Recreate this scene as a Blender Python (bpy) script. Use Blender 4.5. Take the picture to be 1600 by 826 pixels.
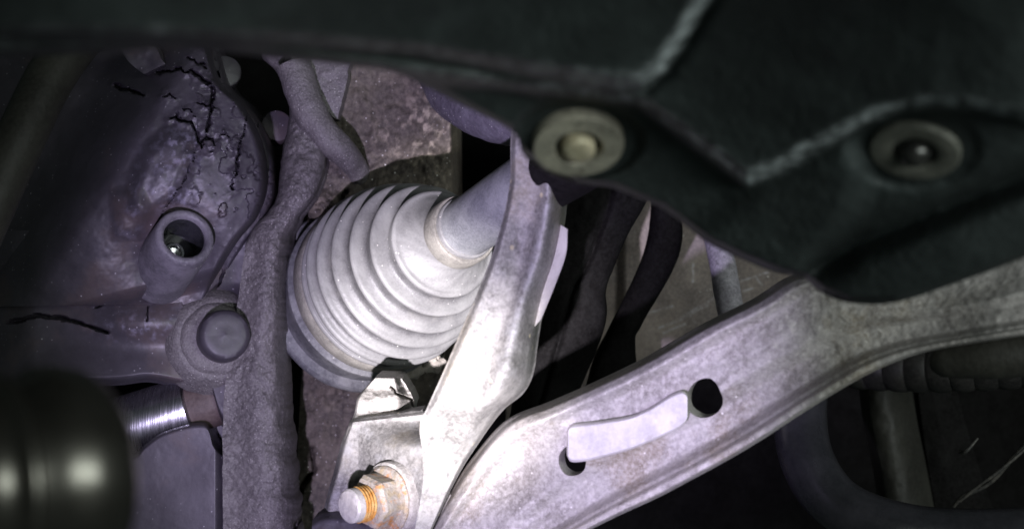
import bpy, math, random
import numpy as np
from mathutils import Vector, Matrix

random.seed(7)
scene = bpy.context.scene
for o in list(bpy.data.objects):
    bpy.data.objects.remove(o)

# ------------------------------------------------------------------ camera
K = 36.0 / 50.0 / 1600.0          # tangent per photograph pixel (50 mm lens, 36 mm sensor)
cam_d = bpy.data.cameras.new('camera')
cam_d.lens = 50; cam_d.sensor_width = 36
cam_d.clip_start = 0.01; cam_d.clip_end = 20
cam_d.dof.use_dof = True
cam_d.dof.focus_distance = 0.64
cam_d.dof.aperture_fstop = 10.0
cam = bpy.data.objects.new('camera', cam_d)
scene.collection.objects.link(cam)
cam.location = (0, 0, 0)
cam.rotation_euler = (math.pi / 2, 0, 0)
scene.camera = cam

# ------------------------------------------------------------------ world (dim workshop air light)
w = bpy.data.worlds.new('World'); scene.world = w; w.use_nodes = True
w.node_tree.nodes['Background'].inputs[0].default_value = (0.80, 1.0, 0.95, 1)
w.node_tree.nodes['Background'].inputs[1].default_value = 0.035

# ------------------------------------------------------------------ lamps: hand torch (hot centre + spill) and an added soft fill for the ambient light
def P(px, py, d):
    return Vector(((px - 800.0) * K * d, d, (413.0 - py) * K * d))

def spot(name, loc, target, power, half_deg, blend, col, rad):
    l = bpy.data.lights.new(name, 'SPOT')
    l.energy = power; l.spot_size = math.radians(2 * half_deg); l.spot_blend = blend
    l.color = col; l.shadow_soft_size = rad
    o = bpy.data.objects.new(name, l); scene.collection.objects.link(o)
    o.location = loc
    o.rotation_euler = (Vector(target) - Vector(loc)).to_track_quat('-Z', 'Y').to_euler()
    return o
TORCH = (-0.080, 0.15, -0.142)
spot('torch_hot_centre', TORCH, P(700, 530, 0.64), 38, 8.8, 1.0, (1.0, 0.955, 0.94), 0.006)
spot('torch_spill', TORCH, P(700, 518, 0.66), 12.0, 21.5, 0.60, (0.74, 0.65, 1.0), 0.006)
al = bpy.data.lights.new('ambient_fill', 'AREA')
al.energy = 10.5; al.shape = 'RECTANGLE'; al.size = 0.9; al.size_y = 0.3; al.color = (0.92, 1.0, 0.97)
ao = bpy.data.objects.new('ambient_fill', al); scene.collection.objects.link(ao)
ao.location = (0.72, -0.50, 0.10)
ao.rotation_euler = (Vector((0.12, 0.45, 0.02)) - ao.location).to_track_quat('-Z', 'Y').to_euler()

# ------------------------------------------------------------------ exposure
scene.view_settings.view_transform = 'Standard'
scene.view_settings.look = 'None'
scene.view_settings.exposure = 0.0
scene.view_settings.gamma = 1.0
scene.view_settings.use_curve_mapping = False

# ================================================================== helpers
def hash3(ix, iy, iz, seed):
    h = (ix * 374761393 + iy * 668265263 + iz * 2147483647 + seed * 974711) & 0xffffffff
    h = ((h ^ (h >> 13)) * 1274126177) & 0xffffffff
    h = (h ^ (h >> 16)) & 0xffffffff
    return (h & 0xffff) / 65535.0
def vnoise(x, y, z=None, seed=0):
    x = np.asarray(x, float); y = np.asarray(y, float)
    z = np.zeros_like(x) if z is None else np.asarray(z, float)
    ix = np.floor(x).astype(np.int64); iy = np.floor(y).astype(np.int64); iz = np.floor(z).astype(np.int64)
    fx = x - ix; fy = y - iy; fz = z - iz
    fx = fx*fx*fx*(fx*(fx*6-15)+10); fy = fy*fy*fy*(fy*(fy*6-15)+10); fz = fz*fz*fz*(fz*(fz*6-15)+10)
    r = 0
    for dx in (0, 1):
        for dy in (0, 1):
            for dz in (0, 1):
                wt = (fx if dx else 1-fx) * (fy if dy else 1-fy) * (fz if dz else 1-fz)
                r = r + wt * hash3(ix+dx, iy+dy, iz+dz, seed)
    return r * 2 - 1
def fbm(x, y, z=None, octv=4, seed=0):
    a = 1.0; r = 0; t = 0
    x = np.asarray(x, float); y = np.asarray(y, float)
    for i in range(octv):
        r = r + a * vnoise(x * 2**i + 17.3*i, y * 2**i - 9.1*i, None if z is None else z * 2**i + 3.7*i, seed + i)
        t += a; a *= 0.5
    return r / t
def smooth(a, b, x):
    t = np.clip((x - a) / (b - a), 0, 1)
    return t * t * (3 - 2 * t)
def seg_dist(px, py, pts):
    """distance in pixels of the photograph from points to a polyline"""
    best = np.full(np.shape(px), 1e9)
    for (x0, y0), (x1, y1) in zip(pts[:-1], pts[1:]):
        vx, vy = x1 - x0, y1 - y0
        L = vx*vx + vy*vy
        t = np.clip(((px - x0)*vx + (py - y0)*vy) / L, 0, 1)
        best = np.minimum(best, np.hypot(px - x0 - t*vx, py - y0 - t*vy))
    return best
def inside(px, py, poly):
    r = np.zeros(np.shape(px), bool)
    n = len(poly)
    for i in range(n):
        x0, y0 = poly[i]; x1, y1 = poly[(i + 1) % n]
        if y0 == y1: continue
        c = ((y0 > py) != (y1 > py)) & (px < (x1 - x0) * (py - y0) / (y1 - y0) + x0)
        r ^= c
    return r
def sdf(px, py, poly):
    """positive inside"""
    d = seg_dist(px, py, list(poly) + [poly[0]])
    return np.where(inside(px, py, poly), d, -d)
def catmull(pts, n, sharp=False):
    p = np.array(pts, float)
    if len(p) == 2 or sharp:
        seg = np.linalg.norm(np.diff(p, axis=0), axis=1); s = np.r_[0, np.cumsum(seg)]; u = np.linspace(0, s[-1], n)
        return np.stack([np.interp(u, s, p[:, i]) for i in range(p.shape[1])], 1)
    q = np.vstack([2*p[0]-p[1], p, 2*p[-1]-p[-2]])
    out = []
    m = 24
    for i in range(1, len(q) - 2):
        t = np.linspace(0, 1, m, endpoint=False)[:, None]
        a, b, c, d = q[i-1], q[i], q[i+1], q[i+2]
        out.append(0.5*((2*b) + (c-a)*t + (2*a-5*b+4*c-d)*t*t + (3*b-a-3*c+d)*t**3))
    out.append(p[-1:]); o = np.vstack(out)
    seg = np.linalg.norm(np.diff(o, axis=0), axis=1); s = np.r_[0, np.cumsum(seg)]; u = np.linspace(0, s[-1], n)
    return np.stack([np.interp(u, s, o[:, i]) for i in range(o.shape[1])], 1)
def catmull_idx(pts, n):
    """resample evenly by control-point index so that paired outlines stay in step"""
    p = np.array(pts, float)
    q = np.vstack([2*p[0]-p[1], p, 2*p[-1]-p[-2]])
    u = np.linspace(0, len(p) - 1 - 1e-9, n); i = np.floor(u).astype(int); t = (u - i)[:, None]
    a, b, c, d = q[i], q[i+1], q[i+2], q[i+3]
    return 0.5*((2*b) + (c-a)*t + (2*a-5*b+4*c-d)*t*t + (3*b-a-3*c+d)*t**3)
def pix2world(px, py, d):
    return np.stack([(px - 800.0) * K * d, d, (413.0 - py) * K * d], -1)

def link(o, parent):
    scene.collection.objects.link(o)
    if parent is not None:
        o.parent = parent
        o.matrix_parent_inverse = Matrix.Translation(-world_loc(parent))
    return o
def world_loc(o):
    return Vector(o.get('_loc', (0, 0, 0)))
def thing(name, label, cat, loc, group=None):
    o = bpy.data.objects.new(name, None)
    o.empty_display_size = 0.01
    o.location = loc; o['_loc'] = tuple(loc)
    scene.collection.objects.link(o)
    o['label'] = label; o['category'] = cat
    if group: o['group'] = group
    return o
def mesh_obj(name, V, F, mat, parent, wear_light=None, smooth_shade=True, sharp=50):
    me = bpy.data.meshes.new(name)
    me.from_pydata([tuple(v) for v in V], [], [tuple(int(i) for i in f) for f in F])
    if smooth_shade:
        me.polygons.foreach_set('use_smooth', [True] * len(me.polygons))
        me.set_sharp_from_angle(angle=math.radians(sharp))
    if wear_light is not None:
        at = me.attributes.new('wear_light', 'FLOAT', 'POINT')
        at.data.foreach_set('value', np.asarray(wear_light, np.float32).ravel())
    me.materials.append(mat); me.update()
    return link(bpy.data.objects.new(name, me), parent)

def sheet(name, A, B, nt, ns, depth, thick, mat, parent, wear_light=None, idx=True, sharp=50, s_map=None, back=True):
    """solid sheet between two outlines A(t), B(t) drawn in pixels of the photograph, each point put at its own distance
    depth(px, py, s, t) and backed by `thick` metres of material"""
    fa = catmull_idx if idx else catmull
    a = fa(A, nt); b = fa(B, nt)
    s = np.linspace(0, 1, ns)
    if s_map is not None: s = s_map(s)
    S, T = np.meshgrid(s, np.linspace(0, 1, nt))
    px = a[:, 0:1] * (1 - S) + b[:, 0:1] * S
    py = a[:, 1:2] * (1 - S) + b[:, 1:2] * S
    d = depth(px, py, S, T)
    V = pix2world(px, py, d).reshape(-1, 3)
    n = len(V)
    I = np.arange(nt * ns).reshape(nt, ns)
    q = np.stack([I[:-1, :-1], I[:-1, 1:], I[1:, 1:], I[1:, :-1]], -1).reshape(-1, 4)
    # make front faces look at the camera
    e1 = V[q[:, 1]] - V[q[:, 0]]; e2 = V[q[:, 3]] - V[q[:, 0]]
    flip = np.cross(e1, e2)[:, 1].sum() > 0
    if flip: q = q[:, ::-1]
    Vb = V.copy()
    Vb[:, 1] += thick
    F = [q]
    if back: F.append(q[:, ::-1] + n)
    ring = np.r_[I[0, :-1], I[:-1, -1], I[-1, :0:-1], I[:0:-1, 0]]
    nxt = np.roll(ring, -1)
    sk = np.stack([ring, ring + n, nxt + n, nxt], -1)
    if flip: sk = sk[:, ::-1]
    F.append(sk)
    wv = None
    if wear_light is not None:
        wv = np.r_[wear_light(px, py, S, T).ravel(), np.zeros(n)]
    return mesh_obj(name, np.vstack([V, Vb]), np.vstack(F), mat, parent, wv, sharp=sharp)

def frame_axes(ax):
    ax = Vector(ax).normalized()
    u = ax.cross(Vector((0, 0, 1)))
    if u.length < 1e-4: u = Vector((1, 0, 0))
    u.normalize(); v = ax.cross(u).normalized()
    return ax, u, v
def lathe(name, org, axis, prof, mat, parent, seg=64, noise=0.0, nscale=60.0, wear_light=None, sharp=40, sides=None, rfun=None, cap=True, seed=3):
    """surface of revolution; prof = [(distance along the axis, radius)], metres. sides=6 gives a hexagon"""
    ax, u, v = frame_axes(axis); org = Vector(org)
    n = len(prof); seg = sides or seg
    V = []; W = []
    for (x, r) in prof:
        for j in range(seg):
            th = 2 * math.pi * j / seg
            rr = r if rfun is None else rfun(x, r, th)
            V.append(org + ax * x + (u * math.cos(th) + v * math.sin(th)) * rr)
            W.append(0 if wear_light is None else wear_light(x, r, th))
    V = np.array([tuple(p) for p in V])
    if noise:
        c = np.array(tuple(org)); dirs = V - c; dirs /= np.linalg.norm(dirs, axis=1)[:, None] + 1e-9
        V = V + dirs * (noise * fbm(V[:, 0]*nscale, V[:, 1]*nscale, V[:, 2]*nscale, 3, seed))[:, None]
    F = []
    for i in range(n - 1):
        for j in range(seg):
            k = (j + 1) % seg
            F.append((i*seg+j, i*seg+k, (i+1)*seg+k, (i+1)*seg+j))
    if cap:
        F.append(tuple(range(seg - 1, -1, -1))); F.append(tuple(range((n-1)*seg, n*seg)))
    return mesh_obj(name, V, F, mat, parent, W if wear_light is not None else None, sharp=sharp)
def tube(name, path, rad, mat, parent, nt=60, seg=28, rfun=None, noise=0.0, nscale=80.0, sharp=60, seed=5):
    """round bar or hose along path = [(px, py, distance)], rad = list of radii in metres along it"""
    p = np.array([tuple(P(*q)) for q in path]); c = catmull(p, nt)
    r = np.interp(np.linspace(0, 1, nt), np.linspace(0, 1, len(rad)), rad)
    tg = np.gradient(c, axis=0); tg /= np.linalg.norm(tg, axis=1)[:, None]
    ref = np.array([0, -1.0, 0.05]); V = []
    u = ref - tg[0] * ref.dot(tg[0]); u /= np.linalg.norm(u)
    for i in range(nt):
        u = u - tg[i] * u.dot(tg[i]); u /= np.linalg.norm(u); v = np.cross(tg[i], u)
        for j in range(seg):
            th = 2*math.pi*j/seg
            rr = r[i] if rfun is None else rfun(i/(nt-1), r[i], th)
            V.append(c[i] + rr * (u*math.cos(th) + v*math.sin(th)))
    V = np.array(V)
    if noise:
        cc = np.repeat(c, seg, 0); dd = V - cc; dd /= np.linalg.norm(dd, axis=1)[:, None]
        V = V + dd * (noise * fbm(V[:, 0]*nscale, V[:, 1]*nscale, V[:, 2]*nscale, 4, seed))[:, None]
    F = []
    for i in range(nt - 1):
        for j in range(seg):
            k = (j+1) % seg
            F.append((i*seg+j, (i+1)*seg+j, (i+1)*seg+k, i*seg+k))
    F.append(tuple(range(seg))); F.append(tuple(range(nt*seg-1, (nt-1)*seg-1, -1)))
    return mesh_obj(name, V, F, mat, parent, None, sharp=sharp)
def lump(name, c, r, mat, parent, squash=(1, 1, 1), amp=0.35, seed=1, nu=22, nv=14):
    V = []; F = []
    for i in range(nv + 1):
        ph = math.pi * i / nv
        for j in range(nu):
            th = 2*math.pi*j/nu
            V.append((math.sin(ph)*math.cos(th), math.sin(ph)*math.sin(th), math.cos(ph)))
    V = np.array(V)
    k = 1 + amp * fbm(V[:, 0]*1.6+seed, V[:, 1]*1.6, V[:, 2]*1.6, 4, seed)
    V = V * k[:, None] * np.array(squash) * r + np.array(tuple(c))
    for i in range(nv):
        for j in range(nu):
            kk = (j+1) % nu
            F.append((i*nu+j, (i+1)*nu+j, (i+1)*nu+kk, i*nu+kk))
    return mesh_obj(name, V, F, mat, parent, None, sharp=35)
def apply_cut(o, cutters):
    for c in cutters:
        m = o.modifiers.new('cut', 'BOOLEAN'); m.operation = 'DIFFERENCE'; m.object = c; m.solver = 'EXACT'
    dg = bpy.context.evaluated_depsgraph_get(); dg.update()
    me = bpy.data.meshes.new_from_object(o.evaluated_get(dg))
    o.modifiers.clear(); old = o.data; o.data = me
    me.set_sharp_from_angle(angle=math.radians(45))
    for c in cutters: bpy.data.objects.remove(c)

# ================================================================== materials
def material(name, base, dust, rough=0.7, metal=0.0, n_scale=70, lo=0.42, hi=0.62, speck=0.0, speck_col=(0.75, 0.72, 0.68),
             speck_scale=700, bump=0.3, bump_scale=420, wear_light_col=None, fine=0.25, spec=0.4, stretch=None, third=None, third_scale=25,
             wear_light_noise=True, seed=0.0, grit=0.0):
    m = bpy.data.materials.new(name); m.use_nodes = True
    nt = m.node_tree; N = nt.nodes; L = nt.links
    b = N['Principled BSDF']
    b.inputs['Metallic'].default_value = metal
    b.inputs['Specular IOR Level'].default_value = spec
    tc = N.new('ShaderNodeTexCoord'); mp = N.new('ShaderNodeMapping')
    mp.inputs['Location'].default_value = (seed, seed*0.7, seed*1.3)
    if stretch: mp.inputs['Scale'].default_value = stretch
    L.new(tc.outputs['Object'], mp.inputs['Vector'])
    def noise(sc, det=6, rg=0.6, src=mp):
        n = N.new('ShaderNodeTexNoise'); n.inputs['Scale'].default_value = sc; n.inputs['Detail'].default_value = det
        n.inputs['Roughness'].default_value = rg; L.new(src.outputs['Vector'], n.inputs['Vector']); return n.outputs['Fac']
    def ramp(sock, a, c):
        r = N.new('ShaderNodeMapRange'); r.interpolation_type = 'SMOOTHSTEP'
        r.inputs['From Min'].default_value = a; r.inputs['From Max'].default_value = c; L.new(sock, r.inputs['Value']); return r.outputs['Result']
    def mix(f, a, c):
        x = N.new('ShaderNodeMix'); x.data_type = 'RGBA'
        if isinstance(f, float): x.inputs['Factor'].default_value = f
        else: L.new(f, x.inputs['Factor'])
        for sck, val in ((x.inputs[6], a), (x.inputs[7], c)):
            if isinstance(val, tuple): sck.default_value = (*val, 1)
            else: L.new(val, sck)
        return x.outputs[2]
    def mul(f, k):
        x = N.new('ShaderNodeMath'); x.operation = 'MULTIPLY'; L.new(f, x.inputs[0])
        if isinstance(k, (int, float)): x.inputs[1].default_value = k
        else: L.new(k, x.inputs[1])
        return x.outputs[0]
    col = mix(ramp(noise(n_scale), lo, hi), base, dust)
    if third: col = mix(ramp(noise(third_scale, 5, 0.65), 0.52, 0.68), col, third)
    if fine: # fine tonal grain
        g = ramp(noise(bump_scale*1.3, 3, 0.7), 0.3, 0.75)
        col = mix(mul(g, fine), col, tuple(min(1, c*2.0+0.02) for c in dust))
        g2 = ramp(noise(bump_scale*0.6, 4, 0.7), 0.55, 0.8)
        col = mix(mul(g2, fine), col, tuple(c*0.3 for c in base))
    rsock = None
    if wear_light_col is not None:
        at = N.new('ShaderNodeAttribute'); at.attribute_name = 'wear_light'
        wn = ramp(noise(n_scale*4, 7, 0.75), 0.36, 0.60)
        wf = mul(at.outputs['Fac'], wn) if wear_light_noise else at.outputs['Fac']
        col = mix(wf, col, wear_light_col)
    if speck:
        vo = N.new('ShaderNodeTexVoronoi'); vo.inputs['Scale'].default_value = speck_scale; L.new(mp.outputs['Vector'], vo.inputs['Vector'])
        sm = ramp(vo.outputs['Distance'], 0.34, 0.16)
        pick = N.new('ShaderNodeSeparateColor'); L.new(vo.outputs['Color'], pick.inputs[0])
        keep = ramp(pick.outputs[0], 1.0 - speck, 1.0 - speck*0.6)
        clump = ramp(noise(n_scale*0.8, 4, 0.6), 0.35, 0.65)
        col = mix(mul(mul(sm, keep), clump), col, speck_col)
    L.new(col, b.inputs['Base Color'])
    rn = N.new('ShaderNodeMapRange'); rn.inputs['To Min'].default_value = max(0.05, rough-0.12); rn.inputs['To Max'].default_value = min(1, rough+0.12)
    L.new(noise(n_scale*2.2, 5), rn.inputs['Value']); L.new(rn.outputs['Result'], b.inputs['Roughness'])
    if bump:
        bp = N.new('ShaderNodeBump'); bp.inputs['Strength'].default_value = bump; bp.inputs['Distance'].default_value = 0.0012
        add = N.new('ShaderNodeMath'); add.operation = 'ADD'
        L.new(noise(bump_scale, 5, 0.65), add.inputs[0]); L.new(mul(noise(bump_scale*0.28, 4, 0.6), 1.6), add.inputs[1])
        L.new(add.outputs[0], bp.inputs['Height']); L.new(bp.outputs['Normal'], b.inputs['Normal'])
    return m

M = {}
M['cover'] = material('black_plastic', (0.022, 0.0275, 0.027), (0.035, 0.044, 0.043), 0.60, n_scale=45, bump=0.25, bump_scale=600, wear_light_col=(0.62, 0.68, 0.69), fine=0.15, spec=0.35)
M['washer'] = material('dull_zinc', (0.34, 0.32, 0.26), (0.48, 0.45, 0.36), 0.55, n_scale=120, metal=0.3, bump=0.15, third=(0.12, 0.11, 0.09), third_scale=180)
M['washer_dark'] = material('dull_black_zinc', (0.115, 0.117, 0.098), (0.16, 0.16, 0.135), 0.55, n_scale=120, metal=0.2, bump=0.15)
M['bolt_tan'] = material('yellow_zinc', (0.50, 0.44, 0.29), (0.66, 0.58, 0.40), 0.5, n_scale=140, metal=0.3, bump=0.3, bump_scale=500)
M['bolt_black'] = material('black_oxide', (0.03, 0.03, 0.03), (0.06, 0.06, 0.055), 0.22, n_scale=120, metal=0.6, bump=0.05)
M['recess'] = material('black_rubber', (0.010, 0.011, 0.010), (0.016, 0.017, 0.016), 0.75, bump=0.2, fine=0.1)
M['boot'] = material('dusty_rubber', (0.060, 0.058, 0.061), (0.115, 0.113, 0.115), 0.46, n_scale=110, lo=0.30, hi=0.70, speck=0.05, speck_scale=900, bump=0.14, bump_scale=900, wear_light_col=(0.30, 0.298, 0.292), wear_light_noise=False, fine=0.30, third=(0.15, 0.146, 0.142), third_scale=40)
M['clamp'] = material('dusty_band', (0.20, 0.19, 0.17), (0.30, 0.285, 0.25), 0.5, n_scale=90, metal=0.25, bump=0.15, bump_scale=700, fine=0.3)
M['joint'] = material('dark_joint_steel', (0.10, 0.10, 0.11), (0.20, 0.20, 0.205), 0.6, n_scale=70, metal=0.2, speck=0.05, bump=0.25)
M['shaft'] = material('grey_shaft', (0.16, 0.165, 0.175), (0.25, 0.255, 0.26), 0.55, n_scale=60, bump=0.25, bump_scale=900, fine=0.3)
M['bracket'] = material('weathered_alloy', (0.095, 0.091, 0.086), (0.215, 0.207, 0.195), 0.58, n_scale=60, lo=0.36, hi=0.64, metal=0.0, speck=0.03, speck_col=(0.75, 0.66, 0.40), speck_scale=260, bump=0.16, bump_scale=520, wear_light_col=(0.33, 0.33, 0.335), fine=0.4, third=(0.20, 0.18, 0.145), third_scale=30)
M['lug'] = material('raw_cast', (0.25, 0.238, 0.215), (0.34, 0.325, 0.30), 0.75, n_scale=60, bump=0.5, bump_scale=380, fine=0.35)
M['arm'] = material('weathered_steel', (0.195, 0.178, 0.165), (0.345, 0.325, 0.315), 0.52, n_scale=55, lo=0.32, hi=0.66, metal=0.1, speck=0.05, speck_scale=620, bump=0.22, bump_scale=460, wear_light_col=(0.46, 0.43, 0.40), fine=0.4, third=(0.22, 0.185, 0.14), third_scale=22)
M['tab'] = material('pale_tab', (0.52, 0.49, 0.48), (0.64, 0.61, 0.60), 0.55, n_scale=70, bump=0.15, bump_scale=420, fine=0.2)
M['casing'] = material('grimy_casting', (0.040, 0.035, 0.044), (0.052, 0.046, 0.058), 0.46, n_scale=45, speck=0.05, speck_col=(0.42, 0.40, 0.44), speck_scale=820, bump=0.05, bump_scale=620, wear_light_col=(0.27, 0.25, 0.34), fine=0.10, spec=0.45, third=(0.072, 0.055, 0.058), third_scale=20)
M['boss'] = material('bare_boss', (0.075, 0.070, 0.082), (0.13, 0.12, 0.14), 0.5, n_scale=70, speck=0.06, bump=0.2, bump_scale=500)
M['socket_dark'] = material('dark_socket', (0.012, 0.012, 0.014), (0.03, 0.03, 0.035), 0.18, bump=0.0, fine=0)
M['bright'] = material('bright_steel', (0.55, 0.55, 0.57), (0.68, 0.67, 0.68), 0.25, metal=1.0, bump=0.05)
M['rib'] = material('gritty_tube', (0.078, 0.070, 0.073), (0.110, 0.100, 0.102), 0.5, n_scale=60, speck=0.40, speck_col=(0.40, 0.375, 0.37), speck_scale=950, bump=0.55, bump_scale=800, fine=0.55, spec=0.5)
M['block'] = material('brown_casting', (0.066, 0.056, 0.046), (0.125, 0.105, 0.084), 0.75, n_scale=40, speck=0.12, speck_scale=620, bump=0.5, bump_scale=330, wear_light_col=(0.42, 0.36, 0.28), fine=0.4, third=(0.06, 0.05, 0.048), third_scale=18)
M['shield'] = material('brown_shield', (0.14, 0.117, 0.112), (0.25, 0.207, 0.182), 0.6, n_scale=22, speck=0.10, speck_scale=520, bump=0.25, bump_scale=420, wear_light_col=(0.42, 0.40, 0.42), fine=0.3)
M['black'] = material('shade_black', (0.0035, 0.003, 0.003), (0.006, 0.0055, 0.0055), 0.9, spec=0.08, bump=0.3, fine=0.2)  # near-black so the curved band reads as shade; backdrop shares it
M['plate_shade'] = material('dark_plate_shade', (0.0035, 0.003, 0.003), (0.008, 0.0075, 0.0075), 0.85, n_scale=40, spec=0.1, bump=0.3, fine=0.2)  # near-black puts shade into arm shape and shaft end; side plate shares it
M['rod'] = material('lilac_grey_rod', (0.19, 0.175, 0.20), (0.28, 0.265, 0.29), 0.5, n_scale=120, bump=0.25, fine=0.4, third=(0.10, 0.09, 0.10), third_scale=120)
M['hose'] = material('smooth_black_hose', (0.014, 0.014, 0.017), (0.024, 0.023, 0.028), 0.25, n_scale=30, bump=0.06, fine=0.1, spec=0.5)
M['post'] = material('olive_post', (0.016, 0.015, 0.012), (0.026, 0.025, 0.020), 0.6, n_scale=30, bump=0.2)
M['corr'] = material('corrugated_black', (0.010, 0.009, 0.009), (0.02, 0.018, 0.017), 0.5, bump=0.1)
M['wire'] = material('dusty_wire', (0.02, 0.02, 0.02), (0.075, 0.068, 0.06), 0.5, n_scale=180, bump=0.2)
M['cap'] = material('black_cap', (0.068, 0.065, 0.056), (0.09, 0.086, 0.075), 0.32, n_scale=40, metal=0.9, bump=0.04, fine=0.1)
M['rust'] = material('rusty_yellow_zinc', (0.32, 0.25, 0.15), (0.31, 0.285, 0.25), 0.6, n_scale=170, lo=0.36, hi=0.54, metal=0.2, bump=0.6, bump_scale=420, fine=0.3, third=(0.42, 0.17, 0.03), third_scale=170)
M['thread'] = material('rusty_thread', (0.42, 0.18, 0.03), (0.50, 0.32, 0.12), 0.5, n_scale=200, metal=0.25, bump=0.2)
M['bolt_end'] = material('pale_bolt_end', (0.40, 0.38, 0.37), (0.50, 0.47, 0.44), 0.5, n_scale=160, metal=0.2, bump=0.2)
M['clay'] = material('dried_clay', (0.22, 0.20, 0.175), (0.34, 0.31, 0.27), 0.85, n_scale=120, bump=0.7, bump_scale=350)
M['sleeve'] = material('lilac_grit', (0.085, 0.075, 0.095), (0.13, 0.12, 0.145), 0.6, n_scale=60, speck=0.25, speck_scale=900, bump=0.6, bump_scale=420, fine=0.3)
M['brown'] = material('brown_grime', (0.060, 0.042, 0.040), (0.085, 0.062, 0.058), 0.6, n_scale=90, bump=0.3)
M['lit_flange'] = material('torchlit_flange_tone', (0.66, 0.64, 0.57), (0.78, 0.76, 0.69), 0.6, n_scale=90, bump=0.2)  # pale tone with torch brightness put into the flange colour
# turned steel with rings round the shaft
M['turned'] = material('turned_steel', (0.40, 0.40, 0.42), (0.60, 0.60, 0.62), 0.28, metal=1.0, n_scale=900, bump=0.10, bump_scale=1500, stretch=(1.0, 0.05, 0.05), fine=0.2)

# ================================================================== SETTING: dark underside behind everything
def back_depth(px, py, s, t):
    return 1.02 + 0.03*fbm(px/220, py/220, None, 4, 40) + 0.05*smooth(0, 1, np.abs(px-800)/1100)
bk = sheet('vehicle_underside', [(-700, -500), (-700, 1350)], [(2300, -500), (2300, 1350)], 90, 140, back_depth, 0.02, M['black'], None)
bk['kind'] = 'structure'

# ================================================================== brown engine block behind the boot
t = thing('engine_block', 'brown gritty casting wall behind the bellows boot, spattered with pale dirt', 'engine block', P(600, 820, 0.78))
crk = [[(462, 800), (470, 760), (490, 735), (486, 700)], [(540, 300), (532, 312), (545, 318)], [(476, 330), (488, 345), (483, 352)]]
def blk_depth(px, py, s, t):
    d = 0.708 + 0.053*smooth(330, 400, py) + 0.0035*fbm(px/60, py/60, None, 4, 11) + 0.0012*fbm(px/9, py/9, None, 3, 12)
    d = d + 0.03*smooth(0, 1, (px-560)/160)*0 - 0.008*smooth(560, 660, py)
    d = d + 0.05*smooth(0.93, 1.0, s)**2
    for c in crk: d = d + 0.010*np.exp(-(seg_dist(px + 4*fbm(px/8, py/8, None, 3, 9), py, c)/3.0)**2)
    d = d - 0.010*np.exp(-(((px-512)/26)**2 + ((py-322)/22)**2)) * (1+0.5*fbm(px/7, py/7, None, 3, 13))
    return d
def blk_wear(px, py, s, t):
    sp = np.clip(fbm(px/9, py/9, None, 4, 15)*3.0, 0, 1)
    m1 = np.exp(-(((px-670)/38)**2 + ((py-215)/75)**2))*1.0
    m2 = np.exp(-(((px-610)/40)**2 + ((py-215)/40)**2))*0.45
    m3 = np.exp(-(((px-520)/60)**2 + ((py-330)/30)**2))*0.35
    m4 = np.exp(-(((px-520)/60)**2 + ((py-600)/80)**2))*0.25
    return np.clip(sp*(m1+m2+m3+m4)*1.3, 0, 1)
sheet('wall', [(500, 20), (498, 200), (482, 330), (478, 450), (470, 600), (462, 750), (450, 900)], [(712, 20), (716, 200), (718, 330), (724, 450), (700, 600), (694, 750), (690, 900)], 300, 150, blk_depth, 0.05, M['block'], t, blk_wear)
lump('clay_lump', P(461, 470, 0.715), 0.0068, M['clay'], t, (0.75, 0.8, 1.5), 0.6, 2)
lump('clay_lump', P(640, 578, 0.71), 0.0060, M['clay'], t, (1.4, 0.8, 0.8), 0.6, 4)
lump('clay_lump', P(452, 552, 0.72), 0.0022, M['clay'], t, (0.8, 0.8, 1.4), 0.6, 5)
lump('clay_lump', P(676, 566, 0.71), 0.0050, M['clay'], t, (1.2, 0.8, 1.0), 0.6, 9)

# ================================================================== heat shield, right of the bracket
t = thing('heat_shield', 'thin dark brown scratched sheet metal shield behind the control arm', 'heat shield', P(1050, 640, 0.80))
scr = [[(1030, 512), (1062, 500), (1105, 476)], [(1036, 520), (1070, 506)], [(1060, 498), (1110, 470), (1120, 462)], [(1078, 490), (1088, 505)],
       [(1010, 490), (1050, 478)], [(1082, 410), (1084, 440)], [(1155, 440), (1200, 425)], [(1160, 455), (1175, 450)], [(1180, 432), (1190, 445)]]
def sh_depth(px, py, s, t):
    return 0.84 - 0.05*(px-820)/480 + 0.004*fbm(px/120, py/120, None, 3, 21) + 0.006*smooth(980, 960, px)
def sh_wear(px, py, s, t):
    wv = 0
    for c in scr: wv = np.maximum(wv, np.exp(-(seg_dist(px + 2*fbm(px/10, py/10, None, 2, 22), py, c)/1.5)**2))
    return np.clip(wv*(0.7+fbm(px/5, py/5, None, 2, 23))*1.5, 0, 1)
sheet('plate', [(800, 150), (900, 150), (1010, 150), (1100, 150), (1250, 150)], [(790, 690), (900, 645), (1010, 590), (1100, 545), (1250, 475)], 300, 270, sh_depth, 0.002, M['shield'], t, sh_wear)

# ================================================================== added near-black arm shape in place of shade beside the bracket
t = thing('bracket_shade_band', 'added near black arm shape put in for shade just right of the grey bracket', 'shade shape', P(870, 640, 0.70))
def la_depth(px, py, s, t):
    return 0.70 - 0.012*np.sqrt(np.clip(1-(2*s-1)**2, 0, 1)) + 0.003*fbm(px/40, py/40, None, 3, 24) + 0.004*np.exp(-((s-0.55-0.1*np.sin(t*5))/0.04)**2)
sheet('arm', [(846, 200), (850, 290), (850, 367), (846, 419), (836, 454), (822, 520), (790, 690)], [(1030, 200), (1018, 295), (981, 367), (959, 419), (947, 454), (942, 520), (870, 690)], 120, 50, la_depth, 0.02, M['plate_shade'], t)  # added arm shape, near-black in place of shade

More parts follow.
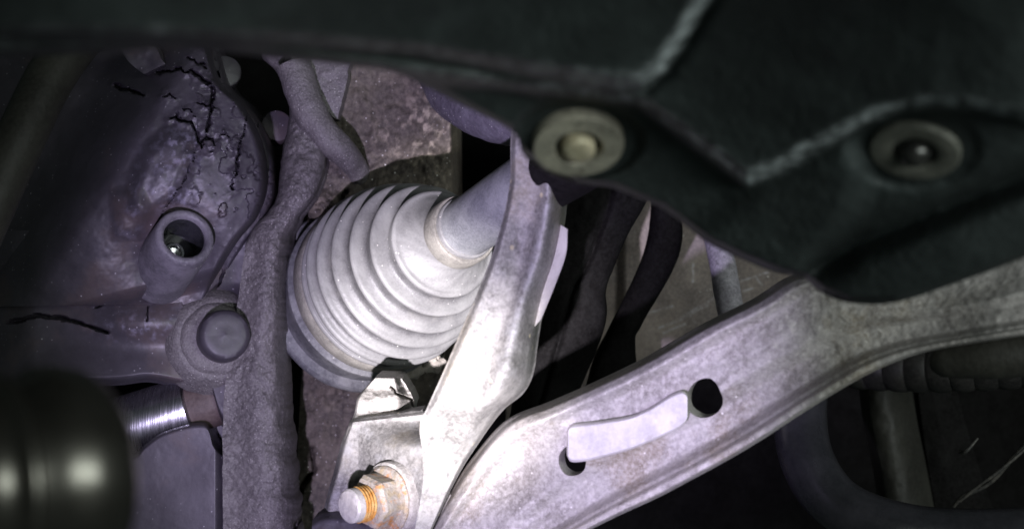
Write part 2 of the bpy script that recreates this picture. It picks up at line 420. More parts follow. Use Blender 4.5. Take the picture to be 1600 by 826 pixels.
t = thing('curved_shade_band', 'black curved strap shape put in for shade between the bracket and the brown scratched shield', 'shadow', P(980, 600, 0.72))  # added sheet drawn along the dark band, in place of cast shade
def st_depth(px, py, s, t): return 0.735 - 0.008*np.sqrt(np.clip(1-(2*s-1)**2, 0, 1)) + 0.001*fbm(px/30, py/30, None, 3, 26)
sheet('shadow', [(1024, 220), (1019, 319), (1012, 376), (994, 428), (951, 515), (925, 570), (900, 680)], [(1040, 220), (1062, 325), (1066, 376), (1050, 425), (1003, 507), (993, 545), (1010, 680)], 120, 40, st_depth, 0.006, M['black'], t)

# ================================================================== thin rod
t = thing('thin_rod', 'thin pale lilac grey rod running down behind the control arm', 'rod', P(1145, 530, 0.70))
tube('bar', [(1098, 290, 0.74), (1118, 360, 0.715), (1134, 440, 0.70), (1150, 540, 0.69)], [0.0066]*4, M['rod'], t, 60, 28, noise=0.0004, nscale=200)

# ================================================================== gritty sleeve under the cover
t = thing('upper_sleeve', 'lilac grey gritty round sleeve tucked under the black cover edge', 'sleeve', P(760, 190, 0.62))
tube('barrel', [(676, 108, 0.70), (720, 150, 0.665), (780, 176, 0.645), (850, 185, 0.63)], [0.0085, 0.0130, 0.0140, 0.0140], M['sleeve'], t, 50, 36, noise=0.0006, nscale=150)

# ================================================================== right-hand background things
t = thing('olive_post', 'dim olive flat post standing in the dark behind the curved black hose', 'post', P(1420, 800, 0.80))
def po_depth(px, py, s, t): return 0.80 + 0.012*(s-0.35)**2*4 + 0.001*fbm(px/20, py/20, None, 3, 31)
sheet('post', [(1352, 560), (1360, 650), (1378, 740), (1394, 850)], [(1418, 560), (1432, 650), (1450, 740), (1470, 850)], 60, 30, po_depth, 0.02, M['post'], t)
t = thing('side_plate', 'dark narrow plate right of the olive post with a lilac sheen at its foot', 'plate', P(1500, 800, 0.83))
def sp_depth(px, py, s, t): return 0.83 + 0.002*fbm(px/30, py/30, None, 3, 33) + 0.01*np.abs(s-0.4)
sheet('plate', [(1432, 590), (1446, 700), (1466, 820)], [(1490, 590), (1520, 700), (1560, 820)], 40, 24, sp_depth, 0.01, M['plate_shade'], t)
t = thing('corrugated_hose', 'black corrugated hose crossing behind the right end of the control arm', 'hose', P(1500, 610, 0.70))
tube('hose', [(1330, 570, 0.74), (1430, 575, 0.72), (1530, 572, 0.705), (1700, 560, 0.69)], [0.0125]*4, M['corr'], t, 300, 28, rfun=lambda u, r, th: r*(0.90+0.10*abs(math.sin(u*math.pi*11))**0.6))
t = thing('pipe_stub', 'dim grey pipe stub out of focus under the control arm right end', 'pipe', P(1540, 580, 0.52))
tube('stub', [(1476, 562, 0.520), (1486, 563, 0.518), (1560, 556, 0.51), (1720, 540, 0.50)], [0.0060, 0.0082, 0.0085, 0.0085], M['post'], t, 60, 28)
t = thing('curved_hose', 'smooth black hose bending round below the control arm', 'hose', P(1420, 826, 0.62))
tube('hose', [(1262, 560, 0.66), (1250, 640, 0.655), (1262, 720, 0.645), (1310, 788, 0.635), (1400, 826, 0.625), (1520, 838, 0.62), (1720, 830, 0.61)], [0.0122]*7, M['hose'], t, 140, 40)
t = thing('electric_wire', 'thin dusty wire sloping up to the right edge of the picture', 'wire', P(1550, 740, 0.74))
tube('strand', [(1490, 790, 0.75), (1505, 775, 0.745), (1545, 755, 0.74), (1580, 718, 0.735), (1640, 650, 0.73)], [0.0011]*5, M['wire'], t, 80, 10, noise=0.0003, nscale=300)
tube('strand', [(1500, 782, 0.74), (1530, 758, 0.735), (1570, 728, 0.73), (1640, 668, 0.725)], [0.0008]*4, M['wire'], t, 80, 10, noise=0.0003, nscale=300)
tube('tie_end', [(1500, 706, 0.745), (1510, 704, 0.74), (1528, 684, 0.74)], [0.0011, 0.0009, 0.0005], M['wire'], t, 20, 10)

# ================================================================== upper-left diagonal pipe
t = thing('diagonal_pipe', 'dim grey green pipe slanting down at the upper left corner', 'pipe', P(20, 250, 0.60))
tube('pipe', [(150, 20, 0.62), (85, 110, 0.60), (30, 220, 0.585), (-60, 420, 0.57)], [0.011, 0.010, 0.010, 0.010], M['post'], t, 60, 32)

# ================================================================== gearbox casing on the left
t = thing('gearbox_casing', 'dark purple grey cast gearbox casing with cracked grime, on the left', 'gearbox casing', P(180, 820, 0.68))
mound = [(222, 232), (262, 200), (298, 206), (308, 245), (285, 300), (258, 330), (222, 345), (196, 330), (204, 280)]
mound2 = [(175, 300), (215, 290), (240, 330), (215, 372), (180, 372)]
cracks = [([(331, 140), (330, 165), (327, 190), (322, 202)], 3.4, 0.012), ([(333, 168), (320, 166), (311, 161)], 2.2, 0.007),
          ([(266, 184), (274, 179), (283, 190), (300, 194), (307, 206), (312, 228)], 2.8, 0.010), ([(312, 228), (322, 212), (332, 222)], 2.2, 0.008),
          ([(386, 178), (380, 205), (374, 236), (369, 262), (362, 296)], 1.8, 0.008), ([(290, 172), (298, 172), (305, 180)], 1.8, 0.006),
          ([(318, 218), (330, 216), (334, 226)], 1.8, 0.006), ([(306, 238), (297, 262), (275, 300), (258, 322), (250, 342)], 1.3, 0.004),
          ([(246, 114), (282, 108), (312, 118), (326, 132)], 2.6, 0.010), ([(296, 92), (312, 98), (322, 110)], 2.2, 0.008), ([(258, 152), (266, 149), (274, 154)], 1.6, 0.005),
          ([(342, 212), (350, 208), (356, 214)], 1.4, 0.004), ([(180, 135), (200, 140), (222, 150)], 4.0, 0.012), ([(326, 240), (332, 236)], 1.3, 0.004)]
def cs_depth(px, py, s, t):
    wx = px + 5.5*fbm(px/10, py/10, None, 4, 51); wy = py + 5.5*fbm(px/10, py/10, None, 4, 52)
    r = np.hypot((px-200)/300, (py-270)/300)
    d = 0.672 - 0.030*np.clip(1-r*r, -1.2, 1)
    d = d - 0.0055*smooth(-10, 22, sdf(px, py, mound)) - 0.004*smooth(-8, 18, sdf(px, py, mound2))
    d = d + 0.0012*fbm(px/70, py/70, None, 3, 53) + 0.0002*fbm(px/11, py/11, None, 3, 54)
    flake = smooth(280, 330, px)*smooth(400, 340, py)
    d = d - 0.0013*flake*smooth(0.05, 0.12, fbm(px/22, py/22, None, 5, 55))
    for c, wd, dp in cracks:
        q = seg_dist(wx, wy, c); wv = wd*(0.75 + 0.9*fbm(px/14, py/14, None, 3, 56))
        d = d + 0.7*dp*np.exp(-(q/np.maximum(wv*0.85, 0.5))**3) - 0.0016*np.exp(-(q/9)**2)*(0.6 + fbm(px/18, py/18, None, 3, 59))
    d = d + 0.012*np.exp(-(((px-268)/62)**2 + ((py-402)/55)**2))
    d = d + 0.030*smooth(34, 24, np.hypot(px-276, py-392))
    d = d + 0.05*smooth(0.955, 1.0, s)**2.2
    # left end drops away into the dark
    diag = (px - 150)*0.80 + (py - 130)*0.52
    d = d + 0.045*smooth(105, -10, diag)
    # step over the lower flange
    d = d + 0.018*smooth(440, 475, py + 0.25*(px-200) - 10)
    return d
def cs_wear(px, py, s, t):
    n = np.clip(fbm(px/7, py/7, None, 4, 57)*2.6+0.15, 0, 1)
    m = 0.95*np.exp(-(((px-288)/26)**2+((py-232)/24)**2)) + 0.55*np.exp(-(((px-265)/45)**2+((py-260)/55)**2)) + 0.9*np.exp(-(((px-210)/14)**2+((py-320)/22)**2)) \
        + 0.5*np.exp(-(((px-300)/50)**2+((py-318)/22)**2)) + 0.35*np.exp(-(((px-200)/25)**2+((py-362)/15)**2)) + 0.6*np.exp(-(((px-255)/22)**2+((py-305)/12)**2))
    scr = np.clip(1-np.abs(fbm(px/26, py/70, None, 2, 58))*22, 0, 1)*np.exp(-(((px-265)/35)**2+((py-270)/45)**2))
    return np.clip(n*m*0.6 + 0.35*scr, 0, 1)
sheet('upper_shell', [(-140, 60), (-140, 130), (-140, 170), (-140, 230), (-140, 300), (-140, 350), (-140, 385), (-140, 430), (-140, 480)],
      [(330, 60), (352, 128), (388, 165), (418, 222), (427, 285), (412, 335), (378, 378), (352, 420), (330, 475)], 330, 300, cs_depth, 0.03, M['casing'], t, cs_wear)
lcr = [([(18, 502), (60, 492), (100, 497), (135, 508), (168, 520)], 2.6, 0.010), ([(288, 460), (291, 478), (300, 488)], 2.4, 0.010), ([(352, 400), (350, 425), (338, 448), (322, 462)], 1.6, 0.006), ([(300, 486), (325, 478), (350, 482)], 1.8, 0.007),
       ([(148, 480), (162, 474)], 1.6, 0.005), ([(232, 478), (230, 500)], 1.2, 0.004)]
def lo_depth(px, py, s, t):
    wx = px + 3.0*fbm(px/9, py/9, None, 3, 61); wy = py + 3.0*fbm(px/9, py/9, None, 3, 62)
    d = 0.680 + 0.0012*fbm(px/90, py/90, None, 2, 63) + 0.0001*fbm(px/11, py/11, None, 3, 64)
    d = d - 0.010*np.exp(-(((px-215)/70)**2 + ((py-505)/30)**2)) - 0.012*smooth(520, 600, py)*smooth(330, 200, px) + 0.012*smooth(280, 380, px)*smooth(500, 440, py)
    for c, wd, dp in lcr: d = d + dp*np.exp(-(seg_dist(wx, wy, c)/wd)**4)
    return d + 0.020*smooth(0.93, 1.0, s)**2 + 0.03*smooth(60, -60, px)
def lo_wear(px, py, s, t):
    n = np.clip(fbm(px/6, py/6, None, 4, 67)*2.4, 0, 1)
    return np.clip(n*(0.45*np.exp(-(((px-225)/60)**2+((py-510)/22)**2)) + 0.5*np.exp(-(((px-300)/25)**2+((py-540)/45)**2)) + 0.02), 0, 1)
sheet('lower_shell', [(-140, 360), (60, 360), (180, 360), (235, 360), (300, 360), (328, 360), (348, 360), (375, 360), (420, 360)],
      [(-140, 612), (60, 606), (180, 602), (235, 597), (300, 610), (326, 608), (346, 664), (375, 690), (420, 700)], 280, 170, lo_depth, 0.03, M['casing'], t, lo_wear)
def pn_depth(px, py, s, t):
    return 0.676 + 0.0010*fbm(px/120, py/120, None, 2, 71) + 0.00006*fbm(px/12, py/12, None, 3, 72) + 0.015*smooth(0.05, 0.0, s)**2 + 0.006*smooth(335, 352, px)
sheet('lower_panel', [(-140, 705), (120, 705), (205, 708), (228, 690), (258, 669), (318, 656), (333, 688), (348, 704), (390, 720)],
      [(-140, 900), (120, 900), (205, 900), (228, 900), (258, 900), (318, 900), (333, 900), (348, 900), (390, 900)], 220, 110, pn_depth, 0.03, M['casing'], t, lambda px, py, s, t: 0.0*px)
# drain socket: a bored cylinder leaning up and right
ax = (P(288, 372, 0.64) - P(252, 422, 0.672)).normalized()
og = P(252, 422, 0.672)
L0 = (P(287, 376, 0.637) - og).length
boss = lathe('drain_socket', og, ax, [(-0.006, 0.0148), (0.0, 0.0146), (L0*0.55, 0.0140), (L0-0.0022, 0.0135), (L0-0.0006, 0.0130), (L0, 0.0122), (L0, 0.0108), (L0-0.0008, 0.0098), (L0-0.003, 0.0093)], M['boss'], t, 72, 0.0003, 200, cap=False)
lathe('socket_bore', og, ax, [(L0-0.0025, 0.0093), (L0-0.020, 0.0091), (L0-0.0205, 0.0)], M['socket_dark'], boss, 48, cap=False)
bp = og + ax*(L0-0.013) + (P(279, 391, 0.65)-P(284, 383, 0.65))
lathe('socket_pin', bp - ax*0.004, ax, [(0, 0.0052), (0.003, 0.0052), (0.0042, 0.0044), (0.0042, 0.0034), (0.002, 0.0030), (0.001, 0.0)], M['bright'], boss, 40, cap=False)
# bolted boss below
ax2 = Vector((0.30, -1.0, 0.12)).normalized(); og2 = P(336, 532, 0.690)
og2 = og2 + ax2*0.006
b2 = lathe('bolt_boss', og2, ax2, [(-0.006, 0.0270), (0.002, 0.0235), (0.0060, 0.0200), (0.0070, 0.0186), (0.0072, 0.0172), (0.0088, 0.0164), (0.0098, 0.0148), (0.0100, 0.0)], M['rib'], t, 72, 0.0010, 120, cap=False)
lathe('bolt_head', og2 + ax2*0.009 + Vector((0.0025, 0, 0.001)), ax2, [(-0.002, 0.0126), (0.010, 0.0120), (0.012, 0.0110), (0.0128, 0.0092), (0.0122, 0.0060), (0.0130, 0.0)], M['casing'], b2, 60, 0.0004, 160, cap=False, wear_light=lambda x, r, th: 0.0)
# two half-round lugs and a web at the top
for (x, y, r, d) in ((350, 116, 0.0082, 0.712), (430, 200, 0.0082, 0.724)):
    o = P(x, y, d)
    lathe('lug', o, (0.35, -1, 0.1), [(-0.01, r), (0.004, r), (0.006, r*0.93), (0.0064, r*0.8), (0.0064, 0)], M['casing'], t, 48, 0.0004, 160, cap=False)
def fl_depth(px, py, s, t): return 0.705 + 0.0015*fbm(px/25, py/25, None, 3, 76) + 0.004*smooth(0.6, 1, s)
sheet('flange_web', [(296, 70), (300, 84), (308, 96), (322, 116)], [(340, 60), (344, 76), (338, 92), (334, 128)], 30, 20, fl_depth, 0.01, M['casing'], t, lambda px, py, s, t: 0*px)
sheet('flange_web', [(190, 78), (200, 95), (214, 108), (226, 116)], [(232, 60), (246, 78), (252, 92), (258, 100)], 30, 20, lambda px, py, s, t: 0.66+0.001*fbm(px/25, py/25, None, 3, 77), 0.01, M['casing'], t, lambda px, py, s, t: 0*px)

# polished turned shaft in the window of the casing
t = thing('turned_shaft', 'bright turned steel shaft end showing in the casing opening', 'shaft', P(260, 650, 0.695))
pa = P(120, 690, 0.70); pb = P(303, 634, 0.698); axs = (pb - pa).normalized(); Ls = (pb - pa).length
lathe('journal', pa, axs, [(0, 0.0155), (Ls-0.003, 0.0155), (Ls-0.001, 0.0151), (Ls, 0.0138), (Ls, 0)], M['turned'], t, 96, cap=False)
lathe('end_collar', pa + axs*(Ls-0.001), axs, [(0, 0.0130), (0.014, 0.0130), (0.016, 0.012), (0.016, 0)], M['brown'], t, 48, 0.0003, 200, cap=False, wear_light=lambda x, r, th: 0.0)

# ================================================================== gritty vertical tube between casing and boot
t = thing('crossmember_tube', 'dark gritty vertical cast tube between gearbox casing and bellows boot', 'crossmember', P(405, 820, 0.68))
def rib_depth(px, py, s, t):
    up = smooth(400, 320, py)
    q = np.sqrt(np.clip(1-(2*s-1)**2, 0, 1))**0.7*0.8*up + (1-up)*(0.70 + 0.30*np.exp(-((s-0.55)/0.28)**2))*np.clip(1-np.clip((s-0.72)/0.28, 0, 1)**2.4, 0, 1)
    d = 0.690 - 0.020*q + 0.0010*fbm(px/16, py/16, None, 4, 81) + 0.0022*fbm(px/60, py/60, None, 3, 82) + 0.0006*fbm(px/6, py/6, None, 2, 84)
    d = d + 0.012*smooth(330, 200, py)
    d = d + 0.012*np.exp(-(seg_dist(px + 5*fbm(px/12, py/12, None, 3, 83), py, [(462, 826), (474, 795), (482, 770)])/2.5)**4)
    return d
def jag(pts, amp, seed, per=16):
    p = catmull(pts, 200); n = fbm(p[:, 1]/per, p[:, 1]*0+seed, None, 4, seed); p[:, 0] += amp*n*(0.35 + 0.9*np.clip(fbm(p[:, 1]/55, p[:, 1]*0+seed+3, None, 2, seed+9)+0.5, 0, 1.4))
    return [tuple(q) for q in p]
sheet('tube_body', jag([(446, 60), (446, 120), (452, 180), (440, 240), (430, 310), (388, 372), (372, 470), (352, 600), (348, 690), (348, 900)], 2, 3),
      jag([(470, 60), (478, 120), (497, 170), (511, 228), (496, 300), (456, 365), (446, 470), (449, 600), (456, 700), (474, 900)], 4.5, 4), 500, 60, rib_depth, 0.015, M['rib'], t, idx=True)
tube('branch', [(458, 100, 0.690), (490, 186, 0.688), (535, 238, 0.694), (584, 296, 0.725)], [0.0085, 0.0078, 0.0064, 0.0036], M['rib'], t, 60, 24, noise=0.0014, nscale=130)
tube('branch', [(440, 70, 0.710), (470, 110, 0.706), (494, 170, 0.698)], [0.012, 0.010, 0.006], M['rib'], t, 40, 24, noise=0.0014, nscale=130)
def web_depth(px, py, s, t): return 0.694 + 0.0020*fbm(px/25, py/25, None, 4, 86)
sheet('web', jag([(474, 60), (478, 110), (486, 140), (522, 185)], 3, 6), jag([(552, 60), (545, 110), (538, 140), (528, 186)], 3, 7), 60, 24, web_depth, 0.012, M['rib'], t)

# ================================================================== drive shaft with its bellows boot
AX = Vector((0.484, -0.829, 0.28)).normalized()
O0 = P(592, 446, 0.700)
t = thing('drive_shaft', 'drive shaft with pale dusty ribbed bellows boot, brightest thing in the middle', 'drive shaft', O0)
crest = [(0.0075, 0.0432), (0.0155, 0.0440), (0.0255, 0.0428), (0.0370, 0.0402), (0.0490, 0.0362), (0.0605, 0.0312), (0.0705, 0.0252)]
raw = [(-0.0005, 0.0405), (0.0030, 0.0405), (0.0042, 0.0398)]
for i, (x, r) in enumerate(crest):
    raw += [(x-0.0017, r-0.0011), (x-0.0008, r-0.0001), (x+0.0006, r+0.0001), (x+0.0017, r-0.0010)]
    if i < len(crest) - 1:
        x2, r2 = crest[i+1]
        dip = (0.0030, 0.0032, 0.0025, 0.0018, 0.0014, 0.0010)[i]
        raw += [(x + 0.20*(x2-x), 0.5*(r-0.0010) + 0.5*(r2-dip)), (x + 0.34*(x2-x), r2-dip), (x + 0.55*(x2-x), r2-dip), (x2-0.0027, r2-dip*0.80)]
raw += [(0.0722, 0.0226), (0.0738, 0.0205), (0.0760, 0.0180), (0.0785, 0.0160), (0.0810, 0.0149), (0.0835, 0.0143), (0.0945, 0.0141), (0.0955, 0.0136), (0.0957, 0.0120)]
prof = raw
for _ in range(2):                      # round the corners
    q_ = [prof[0]]
    for (xa, ra), (xb, rb) in zip(prof[:-1], prof[1:]):
        q_ += [(0.75*xa+0.25*xb, 0.75*ra+0.25*rb), (0.25*xa+0.75*xb, 0.25*ra+0.75*rb)]
    prof = q_ + [prof[-1]]
pp = []
pp = prof
_, U_, V_ = frame_axes(AX)
def boot_dust_light(x, r, th):
    w_ = 0.0
    # greenish dried splash on two pleats
    p = O0 + AX*x + (U_*math.cos(th) + V_*math.sin(th))*r
    qx = 800 + p.x/(K*p.y); qy = 413 - p.z/(K*p.y)
    w_ = 0.75*math.exp(-(((qx-611)/10)**2 + ((qy-357)/34)**2))
    # crest dust, with lit fold faces put into the colour too; folds left dark
    du = 0.0
    for i_, (cx, _) in enumerate(crest):
        nx = crest[i_+1][0] if i_ + 1 < len(crest) else 0.090
        a_ = (x - cx)/(nx - cx)
        du = max(du, math.exp(-((x-cx)/0.0013)**2), (1.0 if -0.02 < a_ < 0.16 else math.exp(-((a_-0.16)/0.10)**2) if a_ >= 0.16 and a_ < 1 else 0.0))
    if x > crest[-1][0]: du = 1.0
    n_ = 0.35*math.sin(th*5.0 + 3*math.sin(x*260.0)) + 0.25*math.sin(th*13.7 - x*1400.0 + 2*math.sin(th*3)) + random.uniform(-0.3, 0.3)
    return min(1.0, w_ + max(0.0, 0.62*du*(0.85 + 0.45*n_)))
boot = lathe('bellows_boot', O0, AX, pp, M['boot'], t, 200, 0.00035, 45, wear_light=boot_dust_light, cap=False, sharp=70)
lathe('large_clamp', O0, AX, [(-0.0045, 0.0405), (-0.0045, 0.0424), (-0.0035, 0.0431), (0.0030, 0.0431), (0.0040, 0.0425), (0.0042, 0.0408)], M['clamp'], t, 160, 0.0003, 60, cap=False)
sc = lathe('small_clamp', O0, AX, [(0.0828, 0.0141), (0.0828, 0.0152), (0.0836, 0.0157), (0.0922, 0.0157), (0.0930, 0.0151), (0.0930, 0.0141)], M['clamp'], t, 120, 0.0002, 80, cap=False)
jt = lathe('joint_housing', O0, AX, [(-0.040, 0.020), (-0.039, 0.034), (-0.036, 0.0415), (-0.012, 0.0435), (-0.010, 0.0445), (-0.0075, 0.0445), (-0.006, 0.0430), (-0.003, 0.0404)], M['joint'], t, 140, 0.0003, 60, cap=False)
lathe('flange_rim', O0, AX, [(-0.030, 0.0420), (-0.030, 0.0468), (-0.0285, 0.0475), (-0.026, 0.0475), (-0.0245, 0.0465), (-0.0235, 0.0420)], M['joint'], jt, 140, 0.0004, 60, cap=False)
lathe('shaft', O0, AX, [(0.060, 0.0128), (0.100, 0.0130), (0.130, 0.0134), (0.172, 0.0136)], M['shaft'], t, 64, 0.0002, 80, cap=True)
lathe('shaft_shade_end', O0, AX, [(0.162, 0.0130), (0.163, 0.0142), (0.180, 0.0146), (0.330, 0.0146)], M['plate_shade'], t, 64, 0.0003, 80, cap=True)  # guessed part; near-black in place of the shade on the shaft

# ================================================================== grey support bracket
t = thing('support_bracket', 'pale grey cast bracket crossing in front of the bellows boot, rusty bolt at its foot', 'bracket', P(620, 820, 0.58))
def br_depth(px, py, s, t):
    d = 0.548 + 0.030*smooth(0.50, 1.0, t)
    ridge = np.exp(-((s-0.66)/0.13)**2)
    d = d - 0.0050*ridge*smooth(0.95, 0.62, t)
    d = d + 0.016*smooth(0.68, 1.02, s)**1.3*smooth(0.92, 0.6, t) + 0.006*smooth(0.12, 0.0, s)**2*smooth(0.75, 0.6, t)
    d = d + 0.010*smooth(0.86, 1.0, s)**2
    d = d - 0.004*np.exp(-(((px-798)/22)**2 + ((py-575)/18)**2))
    d = d + 0.004*np.exp(-(((px-820)/26)**2 + ((py-395)/70)**2))
    return d + 0.0010*fbm(px/45, py/45, None, 4, 91) + 0.00025*fbm(px/8, py/8, None, 3, 92)
def br_wear(px, py, s, t):
    return np.clip(0.6*np.exp(-((s-0.66)/0.06)**2)*smooth(0.75, 0.6, t) + 0.3*np.clip(fbm(px/20, py/20, None, 4, 93)*2, 0, 1), 0, 1)
sheet('strut', [(804, 150), (798, 215), (796, 290), (778, 370), (752, 442), (722, 512), (692, 582), (668, 635), (656, 665), (660, 710), (660, 760), (640, 870)],
      [(888, 150), (888, 250), (885, 330), (873, 398), (852, 470), (841, 535), (834, 582), (818, 614), (786, 641), (752, 686), (712, 750), (655, 870)], 360, 90, br_depth, 0.012, M['bracket'], t, br_wear)
def rf_depth(px, py, s, t): return 0.566 - 0.010*s
sheet('rear_flange', [(874, 350), (864, 400), (842, 460), (826, 520)], [(887, 358), (884, 398), (867, 446), (846, 498)], 60, 16, rf_depth, 0.010, M['lit_flange'], t)
def ft_depth(px, py, s, t):
    d = 0.618 - 0.030*np.clip((px-560)/110, 0, 1)*smooth(655, 700, py) + 0.0012*fbm(px/40, py/40, None, 4, 95) + 0.0004*fbm(px/8, py/8, None, 3, 96)
    return d + 0.010*smooth(0.06, 0.0, s)**2 + 0.004*smooth(0.03, 0, t)
sheet('foot', [(548, 655), (534, 690), (522, 735), (512, 770), (506, 800), (500, 880)], [(660, 640), (690, 690), (690, 735), (680, 770), (670, 800), (650, 880)], 140, 110, ft_depth, 0.02, M['bracket'], t, lambda px, py, s, t: 0.5*np.clip(fbm(px/18, py/18, None, 4, 97)*2, 0, 1))
def lg_depth(px, py, s, t):
    yy = py + 3*fbm(px/12, py/12, None, 3, 98)
    d = 0.634 - 0.005*smooth(606, 624, yy) - 0.010*smooth(640, 668, yy) + 0.012*smooth(0.70, 0.95, s)
    d = d + 0.006*smooth(0.06, 0, t)**2 + 0.004*smooth(0.05, 0, s)**2 + 0.0008*fbm(px/10, py/10, None, 3, 99)
    d = d + 0.006*np.exp(-(seg_dist(px + 4*fbm(px/7, py/7, None, 3, 94), py, [(612, 604), (618, 614), (628, 618), (644, 624), (646, 650)])/1.8)**4)
    return d
sheet('cast_lug', jag([(588, 586), (572, 604), (558, 622), (554, 645), (542, 672), (536, 700)], 2, 12), jag([(624, 587), (634, 600), (642, 614), (648, 630), (646, 652), (668, 690)], 3, 13), 150, 80, lg_depth, 0.03, M['lug'], t, idx=False)
# shelf under the bolt
def sf_depth(px, py, s, t): return 0.596 + 0.012*(1-s) + 0.001*fbm(px/20, py/20, None, 3, 89) + 0.008*smooth(0.2, 0, s)**2
sheet('lower_shelf', [(488, 812), (505, 802), (540, 800), (590, 806), (640, 818), (668, 830)], [(484, 880), (505, 880), (540, 880), (590, 880), (640, 880), (668, 880)], 70, 30, sf_depth, 0.02, M['casing'], t, lambda px, py, s, t: 0.1+0*px)
# bolt, nut and washer
axb = Vector((-0.70, -0.71, -0.03)).normalized(); ob = P(610, 778, 0.602)
wsh = lathe('flange_washer', ob, axb, [(-0.020, 0.0160), (0.0, 0.0160), (0.0012, 0.0155), (0.0016, 0.0146), (0.0016, 0.006)], M['lug'], t, 64, 0.0004, 150, cap=False)
nut = lathe('nut', ob, axb, [(0.0012, 0.0142), (0.0024, 0.0142), (0.0034, 0.0132), (0.0038, 0.0118), (0.0110, 0.0116), (0.0128, 0.0104), (0.0132, 0.006)], M['rust'], t, sides=96, noise=0.0005, nscale=220, cap=False,
            rfun=lambda x, r, th: r*(1.0 if x < 0.0038 else min(1.0, 0.88/math.cos(((th+0.2) % (math.pi/3)) - math.pi/6))), sharp=24)
bpr = [(0.008, 0.0068)]
for i in range(4):
    x = 0.0130 + i*0.0015
    bpr += [(x, 0.0064), (x+0.0006, 0.0076), (x+0.0009, 0.0076), (x+0.0015, 0.0064)]
bolt = lathe('bolt_thread', ob, axb, bpr, M['thread'], t, 48, 0.0001, 200, cap=False)
x0 = bpr[-1][0]
lathe('bolt_tip', ob, axb, [(x0-0.0003, 0.0060), (x0, 0.0072), (x0+0.0030, 0.0071), (x0+0.0038, 0.0063), (x0+0.0040, 0.0032), (x0+0.0036, 0.0)], M['bolt_end'], bolt, 48, 0.0002, 200, cap=False)

# ================================================================== control arm
t = thing('control_arm', 'large weathered pressed steel control arm rising from bottom centre to right edge', 'control arm', P(820, 800, 0.58))
def arm_base(px): return 0.600 - 0.105*(px-680)/950
def arm_depth(px, py, s, t):
    d = arm_base(px)
    left = smooth(0.22, 0.05, t)
    lip = 0.0105*smooth(0.80, 0.93, s)               # lower lip stands towards the camera
    d = d + 0.0055*smooth(0.50, 0.66, s)*smooth(0.06, 0.2, t) - lip*0.9
    d = d + 0.007*smooth(0.965, 1.0, s)**2 + 0.012*smooth(0.05, 0.0, s)**1.5
    d = d - 0.0045*np.exp(-((s-0.10)/0.05)**2)*smooth(0.9, 0.6, t)
    d = d + 0.006*np.exp(-(((px-800)/55)**2 + ((py-735)/45)**2)) - 0.004*np.exp(-(((px-850)/30)**2 + ((py-665)/20)**2))
    d = d + 0.0018*np.exp(-((s-0.90)/0.02)**2)
    d = d + 0.012*smooth(0.70, 0.88, t)*(1-s)*0.6 - 0.010*smooth(0.75, 1.0, t)*np.exp(-((s-0.75)/0.3)**2)
    return d + 0.0012*fbm(px/60, py/60, None, 4, 101) + 0.0003*fbm(px/9, py/9, None, 3, 102)
def arm_wear(px, py, s, t):
    n = np.clip(fbm(px/14, py/14, None, 4, 103)*2.2, 0, 1)
    return np.clip(0.55*np.exp(-((s-0.93)/0.03)**2) + 0.35*n + 0.5*np.exp(-((s-0.06)/0.03)**2)*smooth(0.5, 0.2, t), 0, 1)
arm = sheet('arm_body', [(636, 890), (673, 822), (702, 770), (742, 712), (792, 658), (858, 630), (925, 601), (1010, 560), (1100, 508), (1180, 468), (1243, 430), (1300, 425), (1380, 430), (1460, 420), (1540, 400), (1680, 350)],
      [(800, 890), (850, 862), (905, 836), (965, 806), (1030, 776), (1085, 747), (1140, 717), (1195, 684), (1250, 648), (1298, 618), (1350, 588), (1400, 565), (1450, 549), (1510, 538), (1570, 529), (1700, 512)],
      420, 130, arm_depth, 0.008, M['arm'], t, arm_wear)
def hole_cut(x, y, r, sx=1.0):
    d = arm_base(x)
    av = Vector((0.42, 1, 0.10)).normalized()
    o = lathe('cutter', P(x, y, d) - av*0.05, av, [(0, r), (0.10, r)], M['arm'], None, 40, cap=True,
              rfun=lambda xx, rr, th: rr*(1 + (sx-1)*abs(math.cos(th-0.35))))
    return o
apply_cut(arm, [hole_cut(1100, 623, 0.0086, 0.80), hole_cut(893, 720, 0.0066, 0.9)])
# turned-in collar of the round hole
def tab_depth(px, py, s, t):
    d = arm_depth(px, py, 0.42 + 0*px, 0.4 + 0*px)*0 + arm_base(px) - 0.0048
    return d + 0.0022*smooth(0.10, 0, s)**2 + 0.0022*smooth(0.90, 1, s)**2 + 0.002*smooth(0.05, 0, t)**2 + 0.002*smooth(0.95, 1, t)**2 + 0.0005*fbm(px/25, py/25, None, 3, 105)
sheet('welded_tab', [(886, 672), (893, 664), (912, 661), (945, 657), (985, 650), (1015, 637), (1042, 620), (1062, 611), (1071, 613), (1075, 622)],
      [(886, 712), (893, 721), (914, 720), (945, 713), (985, 702), (1015, 690), (1042, 678), (1062, 668), (1071, 660), (1075, 650)], 100, 40, tab_depth, 0.006, M['tab'], t)

